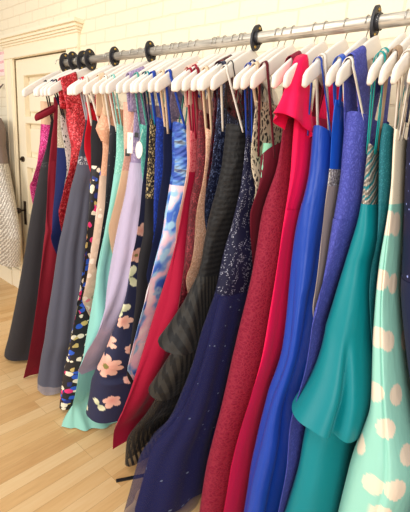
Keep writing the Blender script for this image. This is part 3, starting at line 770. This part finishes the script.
def floral(P, n, base):
    for C0, e1, st, rad, petals, rot, kind in fl:
        d = P-C0
        if abs(d.z) > rad*1.4 or d.length > rad*4: continue
        x = math.copysign(math.hypot(d.x, d.y), d.dot(e1))/min(st, 1.35); y = d.z; rr = math.hypot(x, y)/rad; an = math.atan2(y, x)+rot
        if kind == 'daisy':
            edge = .62+.38*abs(math.cos(an*petals/2))**.6
            if rr < .22: return OL
            if rr < edge: return mixc(PE2, PEACH, min(1, .35+rr*.8)*(.7+.3*abs(math.cos(an*petals/2))))
        elif kind == 'bell':
            edge = .45+.5*abs(math.cos(an*petals/2))**.7*(.6+.4*math.cos(an-.5))
            if rr < edge: return mixc(PE2, PEACH, min(1, .2+rr*1.2))
        else:
            edge = abs(math.cos(an*petals/2))**1.6
            if rr < edge: return mixc(LE2, LEAF, min(1, .3+rr))
    return base
paint_mesh(NF, lin((26, 31, 68)), floral)
dots = []
for px, py, rad in [(386, 222, .034), (397, 225, .034), (379, 280, .030), (394, 284, .030), (376, 337, .029), (389, 341, .029), (373, 391, .028), (397, 394, .030), (387, 429, .028), (359, 443, .030),
                    (372, 484, .029), (397, 491, .032), (382, 516, .03), (408, 455, .03), (405, 340, .03)]:
    P, n = surf(PD, px, py); e1, st = frame(P, n); dots.append((P, e1, min(st, 1.05), rad*.97))
rowz = []
def polka(P, n, base):
    for C0, e1, st, rad in dots:
        d = P-C0
        if math.hypot(math.hypot(d.x, d.y)/st, d.z) < rad and d.length < rad*2.5: return lin((240, 222, 200))
    return base
paint_mesh(PD, lin((150, 212, 196)), polka)

# ------------------------------------------------------------------ hangers
mwood = plain('hanger_white_paint', (244, 236, 226), .45); mwire = plain('hanger_wire', (190, 186, 180), .3, .9)
def hanger_proto():
    root = empty('clothes_hanger', (0, YR, 1.820))
    bm = bmesh.new(); rings = []
    n = 33
    for i in range(n):
        y = -.215+.43*i/(n-1); a = abs(y)/.21
        zc = arm_z(YR+max(-.21, min(.21, y)))-1.820
        h = (.031-.008*min(1, a)); w = .0055
        e = max(0, (abs(y)-.207)/.008)
        if e > 0: h *= math.sqrt(max(.3, 1-min(1, e)**2*.6)); w *= math.sqrt(max(.3, 1-min(1, e)**2*.6))
        ring = []
        for q in range(12):
            an = 2*PI*q/12; cx, sz = math.cos(an), math.sin(an)
            ring.append(bm.verts.new((w*math.copysign(abs(cx)**.4, cx), y, zc+h*math.copysign(abs(sz)**.4, sz))))
        rings.append(ring)
    for A_, B_ in zip(rings, rings[1:]):
        for q in range(12): bm.faces.new((A_[q], A_[(q+1) % 12], B_[(q+1) % 12], B_[q]))
    bm.faces.new(list(reversed(rings[0]))); bm.faces.new(rings[-1])
    me = bpy.data.meshes.new('arms'); bmesh.ops.recalc_face_normals(bm, faces=bm.faces); bm.to_mesh(me); bm.free(); link('arms', me, mwood, root)
    bm = bmesh.new(); c = ZR-1.820; R = RP+.0025
    pts = [(0, 0, .012), (0, 0, c-R-.020), (0, .006, c-R-.008)]
    for i in range(15):
        an = math.radians(-60+i*(255/14)); pts.append((0, R*math.cos(an), c+R*math.sin(an)))
    add_tube(bm, pts, .0017, 8); me = bpy.data.meshes.new('hook'); bm.to_mesh(me); bm.free(); link('hook', me, mwire, root)
    return root
proto = hanger_proto()
HG = 'white hangers on the pipe rail'
SHORT = dict(blacklace='black and white lace gown', redstrap='plain red gown with thin straps', creamblack='cream and black lace gown', magenta='magenta gown', charcoal='charcoal gown', burgundy='burgundy chiffon gown', navycream='navy and cream gown', redseq='red sequin gown', slate='slate grey gown', blackfloral='black floral gown',
             blush='ruffled blush gown', blackseq='black sparkle gown', mint='mint chiffon gown', champ='champagne gown', lavender='lavender gown', teallace='pale teal lace gown', navyfloral='flower-printed navy gown', goldblack='gold lace gown',
             royallace='royal blue lace gown', navyplain='plain midnight navy gown', watercolor='watercolour print gown', blushsatin='blush satin gown', crimson='crimson gown', burgseq='burgundy sequin gown', peach='peach sequin gown',
             wineseq='dark wine sequin gown', navyseq='navy sequin gown', blackstripe='black striped gown', navybead='beaded navy mermaid gown', wine='wine gown with green lining', burglace='burgundy lace gown', hotpink='hot pink-red gown',
             royalsatin='royal blue satin gown', taupe='taupe gown', peri='periwinkle lace gown', teal='teal mermaid gown', deepteal='deep teal gown', polka='polka dot gown', navyright='dark navy gown at the right end')
rng = random.Random(3)
for i, k in enumerate(KEYS):
    if i == 0: h = proto
    else:
        h = proto.copy(); COL.objects.link(h)
        for ch in list(proto.children):
            c = ch.copy(); COL.objects.link(c); c.parent = h
    h.location = (HX[k], YR, 1.820); h.rotation_euler = (0, 0, math.radians(rng.uniform(-1.5, 1.5)))
    tag(h, 'white wooden hanger holding the '+SHORT[k], 'hanger', HG)

# ------------------------------------------------------------------ rail
mpipe = NT('galvanised_pipe'); nz = mpipe.noise(mpipe.obj((2, 40, 40)), 6, 4); mpipe.base(mpipe.ramp(nz.outputs['Fac'], [(.35, lin((176, 168, 156))), (.6, lin((222, 214, 200)))])); mpipe.set(Metallic=.5, Roughness=.36); mpipe = mpipe.m
mblack = plain('flange_black', (42, 41, 46), .5); mbrass = plain('brass', (196, 160, 84), .35, .9)
rail = empty('clothes_rail', (-1.0, YR, ZR)); tag(rail, 'long horizontal galvanised pipe rail carrying all the hanging gowns', 'clothes rail')
bm = bmesh.new(); add_tube(bm, [(-2.20, YR, ZR), (.6, YR, ZR)], RP, 28); from_bm('pipe', bm, mpipe, rail, rail.location, True)
for x in (-2.185, .45):
    bm = bmesh.new(); add_tube(bm, [(x, YR+.012, ZR), (x, YW-.004, ZR)], RP*.9, 20); from_bm('wall_bracket', bm, mpipe, rail, rail.location, True)
def flange(x, lab, tilt=0, sc=1.0):
    if x < -1.85: sc = 1.16
    root = empty('pipe_flange', (x, YR, ZR)); tag(root, lab, 'pipe flange', 'black flanges on the rail')
    bm = bmesh.new(); n = 40; rings = []
    for (xx, kk) in ((-.004, 'o'), (.004, 'o'), (.004, 'i'), (-.004, 'i')):
        ring = []
        for q in range(n):
            an = 2*PI*q/n
            ry, rz = (.030*sc, .044*sc) if kk == 'o' else (RP+.0012, RP+.0012)
            ring.append(bm.verts.new((xx, ry*math.cos(an), rz*math.sin(an))))
        rings.append(ring)
    for a in range(4):
        A_, B_ = rings[a], rings[(a+1) % 4]
        for q in range(n): bm.faces.new((A_[q], A_[(q+1) % n], B_[(q+1) % n], B_[q]))
    bmesh.ops.recalc_face_normals(bm, faces=bm.faces); from_bm('plate', bm, mblack, root)
    bm = bmesh.new(); n = 28; add_tube(bm, [(.004, 0, 0), (.016, 0, 0)], RP+.004, n, False)
    from_bm('collar', bm, mblack, root, None, True)
    for sz in (1, -1):
        bm = bmesh.new(); bmesh.ops.create_uvsphere(bm, u_segments=12, v_segments=8, radius=.0055)
        for v in bm.verts: v.co = Vector((v.co.x*.6+.004, v.co.y, v.co.z+sz*.032*sc))
        from_bm('bolt', bm, mbrass, root, None, True)['label'] = 'brass bolt'
    root.rotation_euler = (tilt, 0, 0)
for x, l, t in [(-2.165, 'black oval pipe flange at the far left end of the rail', 0), (-2.075, 'black oval pipe flange, second from the left end of the rail', .3), (-1.99, 'black oval pipe flange, third from the left end of the rail', -.2),
                (-1.92, 'black oval pipe flange, fourth from the left end of the rail', .2), (-1.715, 'black oval pipe flange just right of the cluster of four flanges', 0), (-1.455, 'black oval pipe flange, sixth from the left end of the rail', .2),
                (-.893, 'black oval pipe flange above the navy beaded gown', -.25), (-.482, 'large black oval pipe flange nearest the camera, with two brass bolts', 0)]:
    flange(x, l, t)

# ------------------------------------------------------------------ room
mw = NT('painted_brick'); tc = mw.obj((1, 1, 1)); sx = mw.n('ShaderNodeSeparateXYZ'); mw.l(tc, sx.inputs[0]); cb = mw.n('ShaderNodeCombineXYZ'); mw.l(sx.outputs['X'], cb.inputs['X']); mw.l(sx.outputs['Z'], cb.inputs['Y'])
nz = mw.noise(cb.outputs[0], 14, 4); add = mw.n('ShaderNodeVectorMath'); add.operation = 'MULTIPLY_ADD'; mw.l(nz.outputs['Color'], add.inputs[0]); add.inputs[1].default_value = (.012, .012, 0); mw.l(cb.outputs[0], add.inputs[2])
bk = mw.n('ShaderNodeTexBrick', Scale=1.0); bk.inputs['Brick Width'].default_value = .215; bk.inputs['Row Height'].default_value = .078; bk.inputs['Mortar Size'].default_value = .006; bk.inputs['Mortar Smooth'].default_value = .6
mw.l(add.outputs[0], bk.inputs['Vector'])
rg = mw.noise(cb.outputs[0], 60, 5)
mw.base(mw.mix(mw.math('MULTIPLY', bk.outputs['Fac'], .5), lin((246, 232, 203)), lin((226, 206, 172)))); mw.set(Roughness=.6)
mw.bump(mw.math('ADD', mw.math('MULTIPLY', bk.outputs['Fac'], -1.0), mw.math('MULTIPLY', rg.outputs['Fac'], .7)), .42, .008); mw = mw.m
mfl = NT('maple_floor'); v = mfl.obj((1, 1, 1), (0, 0, PI/2))
bk = mfl.n('ShaderNodeTexBrick', Scale=1.0); bk.inputs['Brick Width'].default_value = .9; bk.inputs['Row Height'].default_value = .075; bk.inputs['Mortar Size'].default_value = .0008; bk.inputs['Mortar Smooth'].default_value = 0; bk.offset = .37; bk.offset_frequency = 3
bk.inputs['Color1'].default_value = G_(0); bk.inputs['Color2'].default_value = G_(1); bk.inputs['Mortar'].default_value = G_(.2); mfl.l(v, bk.inputs['Vector'])
gr = mfl.noise(mfl.obj((14, 1.2, 1)), 5, 5, .6); st = mfl.noise(mfl.obj((7, .8, 1)), 2.2, 3)
sp = mfl.n('ShaderNodeSeparateColor'); mfl.l(bk.outputs['Color'], sp.inputs[0])
f = mfl.math('ADD', mfl.math('MULTIPLY', sp.outputs[0], .34), mfl.math('ADD', mfl.math('MULTIPLY', gr.outputs['Fac'], .35), mfl.math('MULTIPLY', st.outputs['Fac'], .3)))
mfl.base(mfl.mix(mfl.math('MULTIPLY', bk.outputs['Fac'], .6), mfl.ramp(f, [(.2, lin((200, 150, 94))), (.45, lin((226, 182, 124))), (.7, lin((238, 202, 150)))]), lin((160, 120, 76)))); mfl.set(Roughness=.38); mfl = mfl.m
mtrim = plain('cream_trim_paint', (248, 236, 208), .45)
def slab(name, x0, x1, y0, y1, z0, z1, m, **kw):
    bm = bmesh.new(); add_box(bm, x0, x1, y0, y1, z0, z1); o = from_bm(name, bm, m); o['kind'] = 'structure'; return o
slab('floor', -7, 4, -4.5, YW+.12, -.05, 0, mfl)
DX0, DX1, DZ = -3.68, -2.81, 2.09
slab('wall_back', DX1+.04, 4, YW, YW+.12, 0, 3.2, mw); slab('wall_back', -7, DX0-.04, YW, YW+.12, 0, 3.2, mw); slab('wall_back', DX0-.04, DX1+.04, YW, YW+.12, DZ+.04, 3.2, mw)
slab('baseboard_back', -7, -3.845, YW-.05, YW, 0, .16, mtrim); slab('baseboard_back', -2.645, 4, YW-.025, YW, 0, .16, mtrim)
# casing with crown
bm = bmesh.new()
for (a, b) in ((-3.83, DX0), (DX1, -2.66)):
    add_box(bm, a, b, YW-.022, YW, 0, DZ, .003); 
    mid0 = a+.03; add_box(bm, a+.012, a+.03, YW-.030, YW-.02, .14, DZ, .003); add_box(bm, b-.03, b-.014, YW-.030, YW-.02, .14, DZ, .003); add_box(bm, a-.01, b+.01, YW-.045, YW, 0, .2, .004)
add_box(bm, -3.83, -2.66, YW-.022, YW, DZ, 2.19, .003); add_box(bm, -3.83, -2.66, YW-.030, YW-.02, DZ+.002, DZ+.018, .003)
for (z0, z1, o_) in ((2.185, 2.20, .034), (2.20, 2.215, .046), (2.215, 2.235, .060), (2.235, 2.262, .078)):
    add_box(bm, -3.83-o_*.8+.015, -2.66+o_*.8-.015, YW-o_, YW, z0, z1, .004)
o = from_bm('trim_1', bm, mtrim); o['kind'] = 'structure'
# door: frame of stiles and rails around recessed panels
door = empty('door_1', (DX0+.4, YW, 0)); door['kind'] = 'structure'
bm = bmesh.new(); yd = YW-.004
add_box(bm, DX0-.039, DX1+.039, YW+.06, YW+.10, .005, DZ+.039)
W = [(DX0+.005, DX0+.135), (DX1-.135, DX1-.005)]
for a, b in W: add_box(bm, a, b, yd+.012, yd+.06, .008, DZ-.006, .004)
ZR_ = [(.008, .25), (.62, .78), (1.20, 1.29), (1.575, 1.63), (1.955, DZ-.006)]
for a, b in ZR_: add_box(bm, DX0+.134, DX1-.134, yd+.012, yd+.06, a, b, .004)
for (a, b) in zip(ZR_, ZR_[1:]):
    add_box(bm, DX0+.175, DX1-.175, yd+.034, yd+.06, a[1]+.04, b[0]-.04, .012)
from_bm('leaf', bm, mtrim, door, door.location)
mjamb = mtrim; mdark = plain('aged_bronze', (62, 50, 42), .4, .7)
hnd = bmesh.new(); add_box(hnd, -3.625, -3.585, yd+.004, yd+.013, .665, .885, .003); o = from_bm('handle_plate', hnd, mdark, door, door.location); o['label'] = 'dark metal escutcheon plate'
bm = bmesh.new(); add_tube(bm, [(-3.605, yd+.01, .80), (-3.605, yd-.035, .80)], .009, 12)
bmesh.ops.create_uvsphere(bm, u_segments=20, v_segments=12, radius=.028, matrix=Matrix.Translation((-3.605, yd-.055, .80))); from_bm('door_knob', bm, mdark, door, door.location, True)
bm = bmesh.new(); add_tube(bm, [(-3.60, yd+.013, 1.265), (-3.60, yd-.004, 1.265)], .024, 20); add_tube(bm, [(-3.60, yd-.004, 1.265), (-3.60, yd-.016, 1.265)], .012, 16); from_bm('deadbolt', bm, mdark, door, door.location, False)
# poster
mp = NT('poster_print'); t_ = mp.obj(); s_ = mp.n('ShaderNodeSeparateXYZ'); mp.l(t_, s_.inputs[0]); wv = mp.math('FRACT', mp.math('MULTIPLY', s_.outputs['Z'], 14)); nzz = mp.noise(mp.obj((60, 1, 8)), 3, 2)
ln = mp.math('MULTIPLY', mp.math('LESS_THAN', wv, .3), mp.math('GREATER_THAN', nzz.outputs['Fac'], .47)); mp.base(mp.mix(ln, lin((252, 230, 224)), lin((238, 160, 170)))); mp.set(Roughness=.5)
bm = bmesh.new(); add_box(bm, -4.22, -3.865, YW-.008, YW-.001, 1.97, 2.165, .001); o = from_bm('poster', bm, mp.m); tag(o, 'pale pink printed poster on brick wall left of the door', 'poster')

# silver gown hanging left of the door
r = empty('gown', (-3.90, 1.47, 0)); tag(r, 'silver leaf-patterned gown with brown sheer top, hanging alone left of the door', 'gown')
def lathe_gown(name, prof, mat, root, nu=96, nf=8, amp=.006, cx=-3.90, cy=1.47):
    vs = []; uv = []; Z0, Z1 = prof[0][0], prof[-1][0]; nv = 60
    for j in range(nv+1):
        z = Z1+(Z0-Z1)*j/nv; rx = interp(z, prof); ry = min(.13, rx*.55)
        for q in range(nu):
            an = 2*PI*q/nu; g = 1-amp*(1+math.cos(nf*an+2*z))*min(1, (Z1-z)*2)/rx
            vs.append(Vector((cx+rx*g*math.cos(an), cy+ry*g*math.sin(an), z))-root.location); uv.append((q/nu*1.2, z))
    fs = [(j*nu+q, (j+1)*nu+q, (j+1)*nu+(q+1) % nu, j*nu+(q+1) % nu) for j in range(nv) for q in range(nu)]
    me = bpy.data.meshes.new(name); me.from_pydata([tuple(v) for v in vs], [], fs); ul = me.uv_layers.new(name='UVMap')
    for l in me.loops: ul.data[l.index].uv = uv[l.vertex_index]
    return link(name, me, mat, root)
lathe_gown('bodice', [(1.22, .30), (1.36, .255), (1.5, .265), (1.6, .2)], M['brownnet'], r)
lathe_gown('skirt', [(.33, .50), (.6, .535), (.76, .50), (.95, .43), (1.22, .30)], M['silverleaf'], r)
bm = bmesh.new(); add_tube(bm, [(-3.99, 1.47, 1.58), (-3.95, 1.55, 1.80), (-3.90, 1.64, 1.90)], .004, 8); from_bm('strap', bm, M['brownnet'], r, r.location, True)
bm = bmesh.new(); add_tube(bm, [(-3.81, 1.47, 1.58), (-3.85, 1.55, 1.80), (-3.90, 1.64, 1.90)], .004, 8); from_bm('strap', bm, M['brownnet'], r, r.location, True)

# black strip on the floor
p0 = CAM+ray(116, 481.5)*(-1.5/ray(116, 481.5).z); p1 = CAM+ray(146, 475.5)*(-1.5/ray(146, 475.5).z)
d = p1-p0; bm = bmesh.new(); add_box(bm, -.0, d.length, -.008, .008, 0, .006, .0012)
bmesh.ops.rotate(bm, verts=bm.verts, matrix=Matrix.Rotation(math.atan2(d.y, d.x), 3, 'Z')); bmesh.ops.translate(bm, verts=bm.verts, vec=(p0.x, p0.y, .0005))
tag(from_bm('strip', bm, plain('black_plastic', (24, 23, 26), .45)), 'short black strip lying on the wood floor beside navy tulle hem', 'strip')

# ------------------------------------------------------------------ light
w = bpy.data.worlds.new('world'); SC.world = w; w.use_nodes = True
w.node_tree.nodes['Background'].inputs['Color'].default_value = (1, .97, .92, 1); w.node_tree.nodes['Background'].inputs['Strength'].default_value = .42
def area(name, loc, target, sx, sy, power, col):
    ld = bpy.data.lights.new(name, 'AREA'); ld.shape = 'RECTANGLE'; ld.size = sx; ld.size_y = sy; ld.energy = power; ld.color = col
    o = bpy.data.objects.new(name, ld); COL.objects.link(o); o.location = loc; o.rotation_euler = (Vector(target)-Vector(loc)).to_track_quat('-Z', 'Y').to_euler(); return o
area('window_light', (-2.8, -3.2, 2.2), (-1.2, 1.2, .9), 2.4, 2.0, 105, (1, .97, .92))
area('window_light', (1.9, -2.6, 2.1), (-.8, 1.2, .9), 2.2, 2.0, 105, (1, .97, .92))
area('ceiling_light', (-1.0, -.4, 3.1), (-1.2, 1.0, .8), 2.4, 1.4, 32, (1, .96, .88))
SC.view_settings.view_transform = 'Standard'; SC.view_settings.look = 'None'; SC.view_settings.gamma = 1; SC.view_settings.use_curve_mapping = False
SC.view_settings.exposure = .1
